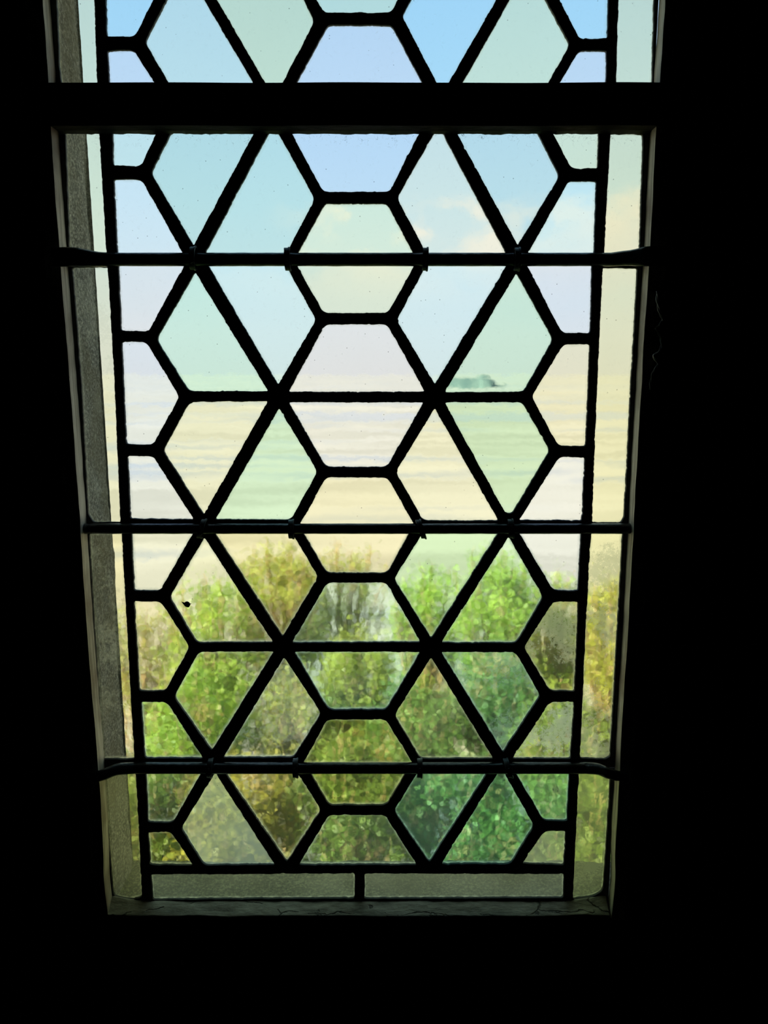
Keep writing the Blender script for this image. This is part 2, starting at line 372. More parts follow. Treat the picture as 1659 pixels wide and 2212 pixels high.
def offset_poly(pts, d):
    """move every edge outwards by d (pixels); works on either winding"""
    n = len(pts)
    area = sum(pts[i][0] * pts[(i + 1) % n][1] - pts[(i + 1) % n][0] * pts[i][1] for i in range(n)) / 2
    s = 1 if area > 0 else -1
    out = []
    for i in range(n):
        a = Vector(pts[i - 1]); b = Vector(pts[i]); c = Vector(pts[(i + 1) % n])
        e1 = (b - a).normalized(); e2 = (c - b).normalized()
        n1 = Vector((e1.y, -e1.x)) * s; n2 = Vector((e2.y, -e2.x)) * s
        k = max(0.38, 1 + n1.dot(n2))
        out.append(tuple(b + (n1 + n2) * (d / k)))
    return out

def rounded(pts, r, step=2.5, jit=0.7, seed=0.0):
    """rounded corners, then resampled with the small unevenness of hand-pressed lead"""
    n = len(pts); path = []
    for i in range(n):
        a = Vector(pts[i - 1]); b = Vector(pts[i]); c = Vector(pts[(i + 1) % n])
        la, lc = (a - b).length, (c - b).length
        ang = (a - b).angle(c - b) if la > 0 and lc > 0 else math.pi
        rr = min(r * (1.25 if ang > 1.7 else .55), la * .35, lc * .35)
        if ang > 2.95: path.append(b); continue
        p0 = b + (a - b).normalized() * rr; p1 = b + (c - b).normalized() * rr
        for k in range(6):
            t = k / 5
            path.append((1 - t) ** 2 * p0 + 2 * t * (1 - t) * b + t * t * p1)
    out = []
    m = len(path)
    for i in range(m):
        p, q = path[i], path[(i + 1) % m]
        L = (q - p).length; k = max(1, int(L / step))
        nrm = Vector(((q - p).y, -(q - p).x)).normalized() if L > 1e-6 else Vector((0, 0))
        for j in range(k):
            w_ = p + (q - p) * (j / k)
            e = nz(w_.x * .05, w_.y * .05, seed) * 1.6 + nz(w_.x * .17, w_.y * .17, seed + 4) * .9 + nz(w_.x * .6, w_.y * .6, seed + 9) * .55
            e += max(0.0, nz(w_.x * .13, w_.y * .13, seed + 30) - .32) * 5.0
            out.append(w_ + nrm * e * jit)
    return out

def curve_plate(name, outer, holes, half, bevel, Y):
    """flat plate with shaped holes and rounded flanges, made from a filled 2D curve"""
    cu = bpy.data.curves.new(name, 'CURVE'); cu.dimensions = '2D'; cu.fill_mode = 'BOTH'
    cu.extrude = half - bevel; cu.bevel_depth = bevel; cu.bevel_resolution = 2; cu.offset = -bevel
    for loop in [outer] + holes:
        sp = cu.splines.new('POLY'); sp.points.add(len(loop) - 1); sp.use_cyclic_u = True
        for q, (u, v) in zip(sp.points, loop):
            p = P(u, v, Y); q.co = (p.x, p.z, 0, 1)
    o = bpy.data.objects.new(name, cu); COL.objects.link(o)
    dg = bpy.context.evaluated_depsgraph_get()
    me = bpy.data.meshes.new_from_object(o.evaluated_get(dg))
    bpy.data.objects.remove(o); bpy.data.curves.remove(cu)
    a = np.empty(len(me.vertices) * 3, np.float32); me.vertices.foreach_get('co', a); a = a.reshape(-1, 3)
    b = np.stack([a[:, 0], Y - a[:, 2], a[:, 1]], 1)
    # hammered surface
    me.vertices.foreach_set('co', b.astype(np.float32).ravel()); me.update()
    return me

def glazing(name, panes, org, seed):
    vs, fs, mi = [], [], []; tint, edge, dirt, blo, sd = [], [], [], [], []
    for k, (pl, tc_, dr, bl) in enumerate(panes):
        n = len(pl); rings = [(offset_poly(pl, 4.0), 1.0), (pl, 1.0), (offset_poly(pl, -3.2), .45), (offset_poly(pl, -8.0), 0.0)]
        es = .55 if seed <= 3 else 1.0; rs = ((k * 37 + seed * 11) % 17) / 17.0
        base = len(vs)
        for side in (0, 1):
            Y = D - .0015 if side == 0 else D + .0015
            for ring, e in rings:
                for (u, v) in ring:
                    p = P(u, v, D); vs.append((p.x, Y, p.z)); edge.append(e * es)
                    tint.append(tuple(q ** 2.2 for q in tc_) + (1.0,)); dirt.append(dr); blo.append(bl); sd.append(rs)
        R = lambda side, r, i: base + side * 4 * n + r * n + i % n
        for side in (0, 1):
            for r in range(3):
                for i in range(n):
                    q = [R(side, r, i), R(side, r, i + 1), R(side, r + 1, i + 1), R(side, r + 1, i)]
                    fs.append(q if side == 0 else q[::-1]); mi.append(side)
            q = [R(side, 3, i) for i in range(n)]
            fs.append(q if side == 0 else q[::-1]); mi.append(side)
        for i in range(n):
            fs.append([R(0, 0, i + 1), R(0, 0, i), R(1, 0, i), R(1, 0, i + 1)]); mi.append(0)
    me = bpy.data.meshes.new(name); me.from_pydata(vs, [], fs)
    me.polygons.foreach_set('material_index', mi)
    a = me.attributes.new('tint', 'FLOAT_COLOR', 'POINT'); a.data.foreach_set('color', np.array(tint, np.float32).ravel())
    for nm, arr in (('edge', edge), ('dirt', dirt), ('blotch', blo), ('seed', sd)):
        a = me.attributes.new(nm, 'FLOAT', 'POINT'); a.data.foreach_set('value', np.array(arr, np.float32))
    bm = bmesh.new(); bm.from_mesh(me); bmesh.ops.recalc_face_normals(bm, faces=bm.faces); bm.to_mesh(me); bm.free()
    shift(me, org); return me

# ------------------------------------------------------------------ the room
def struct(name, bm, m, label, parent=None):
    o = link(name, bm_mesh(bm), m, parent); return tag(o, label, kind='structure')

XL0, XR0 = -.392, .3222                       # clear opening of the window
ZB = P(770, 1944).z                           # foot of the glass
ZT = P(770, -128).z                           # head of the window
bm = bmesh.new()
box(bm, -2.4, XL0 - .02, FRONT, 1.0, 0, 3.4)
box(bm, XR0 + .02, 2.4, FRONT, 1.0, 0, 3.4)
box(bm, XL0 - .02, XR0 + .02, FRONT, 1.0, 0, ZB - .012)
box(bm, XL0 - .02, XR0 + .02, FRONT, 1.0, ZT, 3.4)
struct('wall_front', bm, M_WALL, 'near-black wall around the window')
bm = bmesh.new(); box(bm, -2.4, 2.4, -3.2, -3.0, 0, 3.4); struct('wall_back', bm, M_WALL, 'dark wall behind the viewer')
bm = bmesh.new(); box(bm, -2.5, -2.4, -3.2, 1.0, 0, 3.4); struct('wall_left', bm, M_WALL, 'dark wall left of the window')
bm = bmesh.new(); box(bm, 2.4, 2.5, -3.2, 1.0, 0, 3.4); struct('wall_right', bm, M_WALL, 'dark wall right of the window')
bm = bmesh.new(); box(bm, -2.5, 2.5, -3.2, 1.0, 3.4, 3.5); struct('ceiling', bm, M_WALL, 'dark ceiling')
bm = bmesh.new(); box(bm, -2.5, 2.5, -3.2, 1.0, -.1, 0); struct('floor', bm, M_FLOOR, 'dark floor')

# outer masonry: the facade the window sits in (casts its shade on the nearest trees)
bm = bmesh.new()
YO = 1.09
box(bm, -9, XL0 - .03, 1.0005, YO, CZ - 15, CZ + 3.0)
box(bm, XR0 + .06, 9, 1.0005, YO, CZ - 15, CZ + 3.0)
box(bm, XL0 - .03, XR0 + .06, 1.0005, YO, CZ - 15, ZB - .03)
box(bm, XL0 - .03, XR0 + .06, 1.0005, YO, ZT + .05, CZ + 3.0)
struct('wall_outside', bm, M_GRANITE, 'granite outer face of the wall')

def rough_block(name, x0, x1, z0, z1, face, label, amp=.0035):
    """a dressed stone with an uneven worn arris; face = 'R' right side, 'L' left side, 'T' top"""
    bm = bmesh.new(); box(bm, x0, x1, 1.0005 + .0035, YO + .004, z0, z1)
    bmesh.ops.subdivide_edges(bm, edges=[e for e in bm.edges if e.calc_length() > .3], cuts=150, use_grid_fill=True)
    bmesh.ops.subdivide_edges(bm, edges=[e for e in bm.edges if .02 < e.calc_length() <= .3], cuts=7, use_grid_fill=True)
    for v in bm.verts:
        d = (nz(v.co.x * 30, v.co.y * 30, v.co.z * 9) * 1.0 + nz(v.co.x * 90, v.co.y * 60, v.co.z * 60) * .55 + nz(v.co.x * 5, 3, v.co.z * 4) * .8) * amp
        k = (v.co.y - 1.004) / (YO - 1.004)
        d *= .3 + .7 * k
        if face == 'R' and abs(v.co.x - x1) < .001: v.co.x += d - (.006 * k if k > .9 else 0)
        if face == 'L' and abs(v.co.x - x0) < .001: v.co.x -= d
        if face == 'T' and abs(v.co.z - z1) < .001: v.co.z += d
    o = link(name, bm_mesh(bm, smooth=False), M_MOSSY if face == 'T' else M_GRANITE); return tag(o, label, kind='structure')
rough_block('trim_1', XL0 - .03, XL0 + .001, ZB - .05, ZT + .05, 'R', 'speckled grey stone jamb seen through the narrow left panes')
rough_block('trim_2', XR0 + .036, XR0 + .06, ZB - .05, ZT + .05, 'L', 'speckled grey stone jamb on the right, outside')
rough_block('trim_3', XL0 - .03, XR0 + .06, ZB - .05, ZB - .003, 'T', 'mossy stone sill outside, seen through the bottom panes', .004)

# ------------------------------------------------------------------ the window
win = empty('window_1', (0, D, CZ)); ORG = (0, D, CZ)
tag(win, 'tall leaded window of tinted panes in a star lattice', kind='structure')
seed = 0
for k, pn in enumerate(PANELS):
    holes = [rounded(p[0], 9.0, seed=seed + i * .7) for i, p in enumerate(pn['panes'])]
    me = curve_plate('leaded_panel', pn['ol'], holes, .0031, .0015, D)
    shift(me, ORG)
    o = link('leaded_panel', me, M_LEAD, win); tag(o, pn['label'])
    g = link('glazing', glazing('glazing', pn['panes'], ORG, k + 1), [M_GLASS_IN, M_GLASS_OUT], o)
    seed += 20

def wavy_board(name, x_in, x_out, y0, y1, z0, z1, parent, label, bulge=0.0):
    bm = bmesh.new(); box(bm, min(x_in, x_out), max(x_in, x_out), y0, y1, z0, z1)
    bmesh.ops.subdivide_edges(bm, edges=[e for e in bm.edges if e.calc_length() > .3], cuts=160, use_grid_fill=True)
    bmesh.ops.subdivide_edges(bm, edges=[e for e in bm.edges if .012 < e.calc_length() <= .3], cuts=4, use_grid_fill=True)
    s = 1 if x_in > x_out else -1
    for v in bm.verts:
        if abs(v.co.x - x_in) < 1e-4:
            v.co.x += s * (nz(v.co.z * 6, 1.3, x_in * 9) * .0022 + nz(v.co.z * 45, v.co.y * 60, 4) * .0006)
            v.co.x -= s * bulge * math.exp(-((v.co.z - (z0 + .05)) / .05) ** 2)
        if abs(v.co.y - y0) < 1e-4:
            v.co.y += nz(v.co.z * 14, v.co.x * 30, 7) * .0014
    me = bm_mesh(bm); shift(me, ORG)
    return tag(link(name, me, M_WOOD, parent), label)
wavy_board('frame', XL0, XL0 - .02, FRONT, .9965, ZB - .012, ZT, win, 'bare grey-brown oak jamb on the left', .003)
wavy_board('frame', XR0, XR0 + .02, FRONT, .9965, ZB - .012, ZT, win, 'bare grey-brown oak jamb on the right', .004)

# transom
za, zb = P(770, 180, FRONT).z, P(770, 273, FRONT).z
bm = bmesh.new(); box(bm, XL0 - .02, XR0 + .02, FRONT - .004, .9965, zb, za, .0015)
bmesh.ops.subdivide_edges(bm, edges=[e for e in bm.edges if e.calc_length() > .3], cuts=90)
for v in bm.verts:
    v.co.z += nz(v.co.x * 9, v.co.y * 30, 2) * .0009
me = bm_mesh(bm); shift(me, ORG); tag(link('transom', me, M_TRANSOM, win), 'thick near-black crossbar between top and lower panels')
# thin crumbling putty line below the transom
bm = bmesh.new()
zp = P(770, 279, D - .012).z; N = 150
ring = []
for i in range(N + 1):
    x = XL0 + (XR0 - XL0) * i / N
    hh = .0016 + .0011 * nz(x * 160, 2.2) + .0012 * nz(x * 34, 5)
    ring.append([bm.verts.new((x, y, z)) for y, z in ((.985, zb + .004), (.9965, zb + .004), (.9965, zp - .0016 - hh), (.992, zp - .0006 - hh * .6), (.985, zp + .0012))])
for a, b in zip(ring, ring[1:]):
    for j in range(5): bm.faces.new((a[j], a[(j + 1) % 5], b[(j + 1) % 5], b[j]))
bm.faces.new(ring[0]); bm.faces.new(ring[-1][::-1])
bmesh.ops.recalc_face_normals(bm, faces=bm.faces)
me = bm_mesh(bm); shift(me, ORG); tag(link('putty', me, M_LEAD, win), 'crumbling dark putty under the transom')

# inner sill of crumbling mortar
def sill():
    nx, ny = 240, 14
    bm = bmesh.new(); g = []
    y0, y1 = FRONT - .001, .9972
    xl, xr = P(222, 1972, FRONT).x, P(1318, 1972, FRONT).x
    for i in range(nx + 1):
        row = []
        x = xl + (xr - xl) * i / nx
        edge_drop = nz(x * 16, 8.1) * .0016
        cl_ = math.exp(-((x - xl) / .03) ** 2) + math.exp(-((xr - x) / .035) ** 2)
        for j in range(ny + 1):
            t = j / ny; y = y0 + (y1 - y0) * t + (nz(x * 22, .4) * .0012 if j == 0 else 0)
            z = ZB - .0035 + .004 * t + edge_drop * (1 - t) + nz(x * 30, y * 60, 1) * .0014 + nz(x * 120, y * 120, 3) * .0007 + cl_ * .009 * t * t
            z -= .002 * (1 - t) ** 3
            row.append(bm.verts.new((x, y, z)))
        low1 = bm.verts.new((x, y0 + .0015 + nz(x * 22, .4) * .0012, row[0].co.z - .004))
        low2 = bm.verts.new((x, y0 + .004, ZB - .024)); back = bm.verts.new((x, y1, ZB - .024))
        g.append([back, low2, low1] + row)
    for a, b in zip(g, g[1:]):
        for j in range(len(a)): bm.faces.new((a[j], b[j], b[(j + 1) % len(a)], a[(j + 1) % len(a)]))
    bm.faces.new(g[0]); bm.faces.new(g[-1][::-1])
    bmesh.ops.recalc_face_normals(bm, faces=bm.faces)
    me = bm_mesh(bm, smooth=True); shift(me, ORG)
    tag(link('sill', me, M_MORTAR, win), 'flaking grey mortar sill')
sill()
# moulded board below the sill
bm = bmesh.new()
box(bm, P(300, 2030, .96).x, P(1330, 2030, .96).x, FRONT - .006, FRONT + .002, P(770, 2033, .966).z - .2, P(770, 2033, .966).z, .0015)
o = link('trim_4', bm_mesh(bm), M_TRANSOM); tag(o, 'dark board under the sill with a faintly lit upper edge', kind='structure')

# ------------------------------------------------------------------ iron saddle bars with their lead ties
def tube(bm, nodes, seg=14, lump=.0003, seed=0.0):
    """nodes: (point, rv, rd) - elliptical rings across the x axis"""
    pts = []
    for a, b in zip(nodes, nodes[1:]):
        k = max(2, int((b[0] - a[0]).length / .006))
        for i in range(k): t = i / k; t = t; pts.append((a[0].lerp(b[0], t), a[1] + (b[1] - a[1]) * t, a[2] + (b[2] - a[2]) * t))
    pts.append(nodes[-1])
    rings = []
    for p, rv, rd in pts:
        rings.append([bm.verts.new(p + Vector((0, math.cos(2 * math.pi * j / seg) * (rd + lump * nz(p.x * 60, j * .8, seed)), math.sin(2 * math.pi * j / seg) * (rv + lump * nz(p.x * 60, j * .8, seed + 5))))) for j in range(seg)])
    for a, b in zip(rings, rings[1:]):
        for j in range(seg): bm.faces.new((a[j], a[(j + 1) % seg], b[(j + 1) % seg], b[j]))
    bm.faces.new(rings[0]); bm.faces.new(rings[-1][::-1])
    bmesh.ops.recalc_face_normals(bm, faces=bm.faces)
def smooth_nodes(nodes):
    out = []
    n = len(nodes)
    for i in range(n - 1):
        a, b = nodes[i], nodes[i + 1]; p0 = nodes[max(0, i - 1)]; p3 = nodes[min(n - 1, i + 2)]
        L = (Vector(a[0]) - Vector(b[0])).length
        k = 5 if L < .12 else 1
        for j in range(k):
            t = j / k
            if k == 1: out.append(a); continue
            def cr(x0, x1, x2, x3): return .5 * ((2 * x1) + (-x0 + x2) * t + (2 * x0 - 5 * x1 + 4 * x2 - x3) * t * t + (-x0 + 3 * x1 - 3 * x2 + x3) * t ** 3)
            if (Vector(p0[0]) - Vector(a[0])).length > .2: p0 = a
            if (Vector(p3[0]) - Vector(b[0])).length > .2: p3 = b
            out.append((Vector([cr(p0[0][q], a[0][q], b[0][q], p3[0][q]) for q in range(3)]), a[1] + (b[1] - a[1]) * t, a[2] + (b[2] - a[2]) * t))
    out.append(nodes[-1]); return out
def strap(u, v, Y, r, tilt, org, parent, sd):
    """flat lead tie looped round the bar, with its twisted knot in front"""
    bm = bmesh.new(); c = P(u, v, Y); n = 28; w_ = .0031; rr = r + .0042
    for dx, wd, of in ((-.0006, w_, 0), (.0022, .0011, .0008)):
        rings = []
        for i in range(n):
            a = 2 * math.pi * i / n
            for_ = Vector((dx + tilt * math.sin(a) * .004, math.cos(a) * (r + .0012 + of), math.sin(a) * (rr + of)))
            q = []
            for s_, th in ((-1, 0), (1, 0), (1, 1), (-1, 1)):
                k = 1 + th * .0011 / r
                q.append(bm.verts.new(c + Vector((for_.x + s_ * wd * (1 + .15 * nz(i * .5, sd)), for_.y * k, for_.z * k))))
            rings.append(q)
        for i in range(n):
            a, b = rings[i], rings[(i + 1) % n]
            for j in range(4): bm.faces.new((a[j], a[(j + 1) % 4], b[(j + 1) % 4], b[j]))
    # knot: two small twisted ends
    for s_ in (-1, 1):
        prev = None
        for i in range(9):
            t = i / 8
            p = c + Vector((math.sin(t * 5 + s_) * .0014, -(r + .0022), s_ * (.001 + .0052 * t) - .001))
            q = [bm.verts.new(p + Vector((math.cos(a) * .0013, math.sin(a) * .0011, 0))) for a in (0, 1.26, 2.51, 3.77, 5.03)]
            if prev:
                for j in range(5): bm.faces.new((prev[j], prev[(j + 1) % 5], q[(j + 1) % 5], q[j]))
            else: bm.faces.new(q)
            prev = q
        bm.faces.new(prev)
    bmesh.ops.recalc_face_normals(bm, faces=bm.faces)
    me = bm_mesh(bm, smooth=False); shift(me, org)
    return link('tie_wire', me, M_TIE, parent)
def saddle_bar(label, nodes, ties, r, sd):
    nd = [(P(u, v, Y), rv / F * Y, rd) for u, v, Y, rv, rd in nodes]
    org = tuple(nd[len(nd) // 2][0])
    t = empty('saddle_bar', org); tag(t, label, 'iron bar', 'iron saddle bars across the leaded window')
    bm = bmesh.new(); tube(bm, smooth_nodes(nd), seed=sd); me = bm_mesh(bm, smooth=True); shift(me, org)
    link('bar', me, M_IRON, t)
    for (u, v, tl) in ties: strap(u, v, .988, r, tl, org, t, sd + u)
YB = .9885
saddle_bar('uppermost of three black iron bars, its flattened ends flaring upwards',
    [(112, 556, .966, 19, .003), (140, 555, .967, 20, .004), (172, 556, .969, 19, .006), (215, 560, .978, 15, .0075), (262, 560.5, YB, 13.5, .008),
     (1318, 560.5, YB, 13.5, .008), (1360, 557, .980, 15.5, .0075), (1392, 554, .968, 20, .005), (1420, 553, .967, 21, .0035), (1440, 553, .966, 20, .003)],
    [(418, 558, .2), (622, 560, -.1), (919, 560, .1), (1117, 560, 0)], .0078, 1.)
saddle_bar('straight black iron bar across the middle, with a shiny upper edge',
    [(166, 1142, YB, 11.5, .0066), (1366, 1142, YB, 11.5, .0066)],
    [(437, 1142, .9), (630, 1143, 0), (910, 1143, -1.0), (1104, 1142, -.3)], .0066, 2.)
saddle_bar('lowest black iron bar, its ends bent down against the jambs',
    [(180, 1683, .964, 8, .004), (207, 1678, .966, 13, .006), (230, 1671, .969, 14, .0078), (255, 1661.5, .978, 13.8, .008), (292, 1659, YB, 13.5, .008),
     (1262, 1659, YB, 13.5, .008), (1290, 1661, .978, 13.5, .008), (1308, 1668, .969, 14, .0078), (1330, 1675, .966, 13, .006), (1356, 1678, .964, 9, .004)],
    [(455, 1659, .3), (639, 1659, 0), (907, 1659, 0), (1098, 1659, -1.0)], .0078, 3.)

# ------------------------------------------------------------------ small things on the window
def leaf_scrap():
    org = P(403, 1305, D - .0018)
    bm = bmesh.new()
    out_ = [(-11, -6), (-7, -5), (-4, -4), (-2, -6), (2, -7), (6, -5), (8, -2), (12, -1.5), (9, 0), (8, 3), (5, 7), (1, 6.5), (-3, 5), (-6, 1), (-9, -3)]
    k = D / F; c0 = bm.verts.new(org + Vector((0, -.0030, 0))); c1 = bm.verts.new(org + Vector((0, -.0022, 0)))
    a = [bm.verts.new(org + Vector((x * k, -.0010 - .0008 * nz(x, y, 1), -y * k))) for x, y in out_]
    b = [bm.verts.new(org + Vector((x * k, -.0006 - .0008 * nz(x, y, 1), -y * k))) for x, y in out_]
    n = len(a)
    for i in range(n):
        bm.faces.new((a[i], a[(i + 1) % n], c0)); bm.faces.new((b[(i + 1) % n], b[i], c1)); bm.faces.new((a[i], b[i], b[(i + 1) % n], a[(i + 1) % n]))
    bmesh.ops.recalc_face_normals(bm, faces=bm.faces)
    me = bm_mesh(bm); shift(me, org); m, t = mat('dry_leaf')
    n1 = t.n('ShaderNodeTexNoise', ins={'Scale': 400.}); finish(t, t.n('ShaderNodeBsdfDiffuse', ins={'Color': t.mix(n1.outputs[0], (.02, .015, .01, 1), (.05, .035, .02, 1))}).outputs[0])
    o = link('dried_leaf', me, m); o.location = org
    tag(o, 'small dark dried leaf stuck on a kite-shaped pane at the left', 'leaf')
    # dead fly at the foot of a pane
    org = P(631, 1342, D - .0018); bm = bmesh.new()
    for (x, y, s) in ((0, 0, (2.4, 2, 3)), (1.4, 4, (1.7, 1.6, 1.7)), (-.6, -4.4, (1.8, 1.6, 2.8))):
        r = bmesh.ops.create_uvsphere(bm, u_segments=8, v_segments=6, radius=1.0)
        for v in r['verts']: v.co = org + Vector(((v.co.x * s[0] + x) * k, -.0016 + v.co.y * s[1] * k, (v.co.z * s[2] + y) * k))
    for s_ in (-1, 1):
        for q in range(3):
            a0 = org + Vector((0, -.0012, (q - 1) * 1.6 * k)); a1 = a0 + Vector((s_ * 5 * k, .0006, (q - 1) * 2.5 * k))
            vv = [bm.verts.new(p) for p in (a0, a1, a1 + Vector((0, 0, .9 * k)), a0 + Vector((0, 0, .9 * k)))]; bm.faces.new(vv)
    me = bm_mesh(bm); shift(me, org); o = link('dead_fly', me, m); o.location = org
    tag(o, 'tiny dead fly in a pane corner, beside the lead below the middle bar', 'insect')
leaf_scrap()

def twisted_wire():
    pts = [(1420, 628), (1420, 652), (1425, 676), (1431, 690), (1424, 702), (1417, 710), (1424, 722), (1429, 738), (1426, 756), (1412, 769), (1421, 786), (1412, 802), (1406, 822), (1404, 844)]
    YW = FRONT - .006; org = P(1420, 628, YW)
    path = []
    for i in range(len(pts) - 1):
        p0, p1, p2, p3 = (pts[max(0, i - 1)], pts[i], pts[i + 1], pts[min(len(pts) - 1, i + 2)])
        for j in range(8):
            t = j / 8
            path.append([.5 * (2 * p1[q] + (-p0[q] + p2[q]) * t + (2 * p0[q] - 5 * p1[q] + 4 * p2[q] - p3[q]) * t * t + (-p0[q] + 3 * p1[q] - 3 * p2[q] + p3[q]) * t ** 3) for q in (0, 1)])
    bm = bmesh.new()
    for strand in (0, 1):
        prev = None
        for i, (u, v) in enumerate(path):
            a = i * .45 + strand * math.pi
            c = P(u, v, YW - .004 * math.sin(i * .11)) + Vector((math.cos(a) * .0010, math.sin(a) * .0010, 0))
            q = [bm.verts.new(c + Vector((math.cos(b) * .0009, math.sin(b) * .0009, 0))) for b in (0, 1.05, 2.09, 3.14, 4.19, 5.24)]
            if prev:
                for j in range(6): bm.faces.new((prev[j], prev[(j + 1) % 6], q[(j + 1) % 6], q[j]))
            else: bm.faces.new(q)
            prev = q
        bm.faces.new(prev)
    bmesh.ops.recalc_face_normals(bm, faces=bm.faces)
    me = bm_mesh(bm, smooth=True); shift(me, org)
    t = empty('hanging_wire', org); tag(t, 'thin twisted wire hanging on the dark wall right of the window', 'wire')
    link('strand', me, M_HOOK, t)
    bm = bmesh.new(); r = bmesh.ops.create_cone(bm, segments=10, radius1=.0022, radius2=.0016, depth=.008, cap_ends=True)
    for v in r['verts']: v.co = Vector((v.co.x, v.co.z + .0035, v.co.y))
    link('nail', bm_mesh(bm), M_IRON, t)
twisted_wire()

# ------------------------------------------------------------------ outside: flats, islet, slope
def m_flats():
    m, t = mat('tidal_flats')
    g = t.n('ShaderNodeTexCoord').outputs['Object']
    wn = t.n('ShaderNodeTexNoise', ins={'Vector': t.n('ShaderNodeMapping', ins={0: g, 'Scale': (.0011, .0018, 1)}).outputs[0], 'Scale': 1.0, 'Detail': 3.0})
    warp = t.mix(.004, g, wn.outputs[1])
    a = t.n('ShaderNodeTexNoise', ins={'Vector': t.n('ShaderNodeMapping', ins={0: g, 'Scale': (.0008, .0052, 1), 'Rotation': (0, 0, .06)}).outputs[0], 'Scale': 1.0, 'Detail': 2.0, 'Roughness': .4, 'Distortion': .3}).outputs[0]
    b = t.n('ShaderNodeTexNoise', ins={'Vector': t.n('ShaderNodeMapping', ins={0: g, 'Location': (3, 8, 0), 'Scale': (.0045, .022, 1), 'Rotation': (0, 0, -.05)}).outputs[0], 'Scale': 1.0, 'Detail': 3.0, 'Roughness': .45, 'Distortion': .3}).outputs[0]
    v = t.m('ADD', t.m('MULTIPLY', a, .62), t.m('MULTIPLY', b, .38))
    dry = t.ramp(v, [(.40, (.27, .275, .275, 1)), (.45, (.30, .295, .275, 1)), (.49, (.39, .37, .31, 1)), (.56, (.30, .285, .23, 1)), (.63, (.42, .40, .34, 1))])
    wet = t.rng(v, .40, .49, 1.0, 0.0)
    p = t.n('ShaderNodeBsdfPrincipled', ins={'Base Color': dry, 'Roughness': t.rng(wet, 0, 1, .62, .12, smooth=False), 'Specular IOR Level': t.rng(wet, 0, 1, .35, .7, smooth=False)})
    finish(t, p.outputs[0]); return m
M_FLATS = m_flats()
me = bpy.data.meshes.new('flats')
xs = [-30000, -8000, -2000, -500, 0, 500, 2000, 8000, 30000]; ys = [70, 150, 300, 600, 1200, 2500, 5000, 12000, 40000]
me.from_pydata([(x, y, 0) for y in ys for x in xs], [], [(j * 9 + i, j * 9 + i + 1, (j + 1) * 9 + i + 1, (j + 1) * 9 + i) for j in range(8) for i in range(8)])
o = link('tidal_flats', me, M_FLATS); o.location = (0, 0, FLAT_Z); o.name = 'sand_beach'
tag(o, 'pale tidal sand flats with wet channels, reaching the horizon', kind='structure')

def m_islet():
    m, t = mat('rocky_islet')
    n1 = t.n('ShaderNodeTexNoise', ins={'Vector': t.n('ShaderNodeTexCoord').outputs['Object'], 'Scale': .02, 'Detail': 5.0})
    c = t.mix(t.rng(n1.outputs[0], .35, .65), (.10, .145, .145, 1), (.145, .19, .18, 1))  # distance haze is put into the rock's blue-grey colour
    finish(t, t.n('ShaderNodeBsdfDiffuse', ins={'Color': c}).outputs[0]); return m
def islet():
    Y = 3500.0
    prof = [(930, 0), (945, .5), (955, .66), (968, .70), (985, .78), (1005, .80), (1022, .82), (1030, 1.0), (1040, .98), (1048, .88), (1055, .62), (1066, .32), (1080, .12), (1092, 0)]
    cx = (1010 - W / 2) / F * Y * 1.016
    bm = bmesh.new(); nx, ny = 60, 16; g = []
    for i in range(nx + 1):
        u = 930 + 162 * i / nx
        for (a, ha), (b, hb) in zip(prof, prof[1:]):
            if a <= u <= b: h = ha + (hb - ha) * (u - a) / (b - a)
        x = (u - W / 2) / F * Y * 1.016 - cx
        row = []
        for j in range(ny + 1):
            s = j / ny * 2 - 1
            z = h * 47 * max(0, 1 - s * s) ** .7 + nz(x * .03, s * 3, 1) * 2.5 * (1 - abs(s)) * (h > 0)
            row.append(bm.verts.new((x, s * 110 * (.25 + h), z - .5)))
        g.append(row)
    for a, b in zip(g, g[1:]):
        for j in range(ny): bm.faces.new((a[j], b[j], b[j + 1], a[j + 1]))
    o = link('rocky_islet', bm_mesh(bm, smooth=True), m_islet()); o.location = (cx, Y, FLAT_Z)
    tag(o, 'low blue-grey islet on the horizon seen through a pale green pane', 'islet')
islet()

def ground_z(x, y):
    """hillside below the building"""
    pts = [(1, -14.5), (12, -15.0), (20, -17.5), (40, -30), (80, -58.6), (110, -60)]
    for (a, ha), (b, hb) in zip(pts, pts[1:]):
        if a <= y <= b:
            z = ha + (hb - ha) * (y - a) / (b - a); break
    else: z = pts[-1][1]
    return CZ + z + nz(x * .2, y * .2, 3) * .5
def m_ground():
    m, t = mat('undergrowth')
    n1 = t.n('ShaderNodeTexNoise', ins={'Vector': t.n('ShaderNodeTexCoord').outputs['Object'], 'Scale': 2.2, 'Detail': 8.0})
    c = t.ramp(n1.outputs[0], [(.35, (.02, .035, .012, 1)), (.55, (.06, .10, .025, 1)), (.7, (.16, .15, .07, 1))])
    finish(t, t.n('ShaderNodeBsdfDiffuse', ins={'Color': c}).outputs[0]); return m
bm = bmesh.new(); g = []
gy = [1.1 + i * 1.0 for i in range(40)] + [41 + i * 4 for i in range(18)]
for y in gy: g.append([bm.verts.new((x * 1.5, y, ground_z(x * 1.5, y))) for x in range(-30, 31)])
for a, b in zip(g, g[1:]):
    for j in range(60): bm.faces.new((a[j], a[j + 1], b[j + 1], b[j]))
o = link('hillside_terrain', bm_mesh(bm, smooth=True), m_ground()); tag(o, 'shady overgrown slope under the trees', kind='structure')

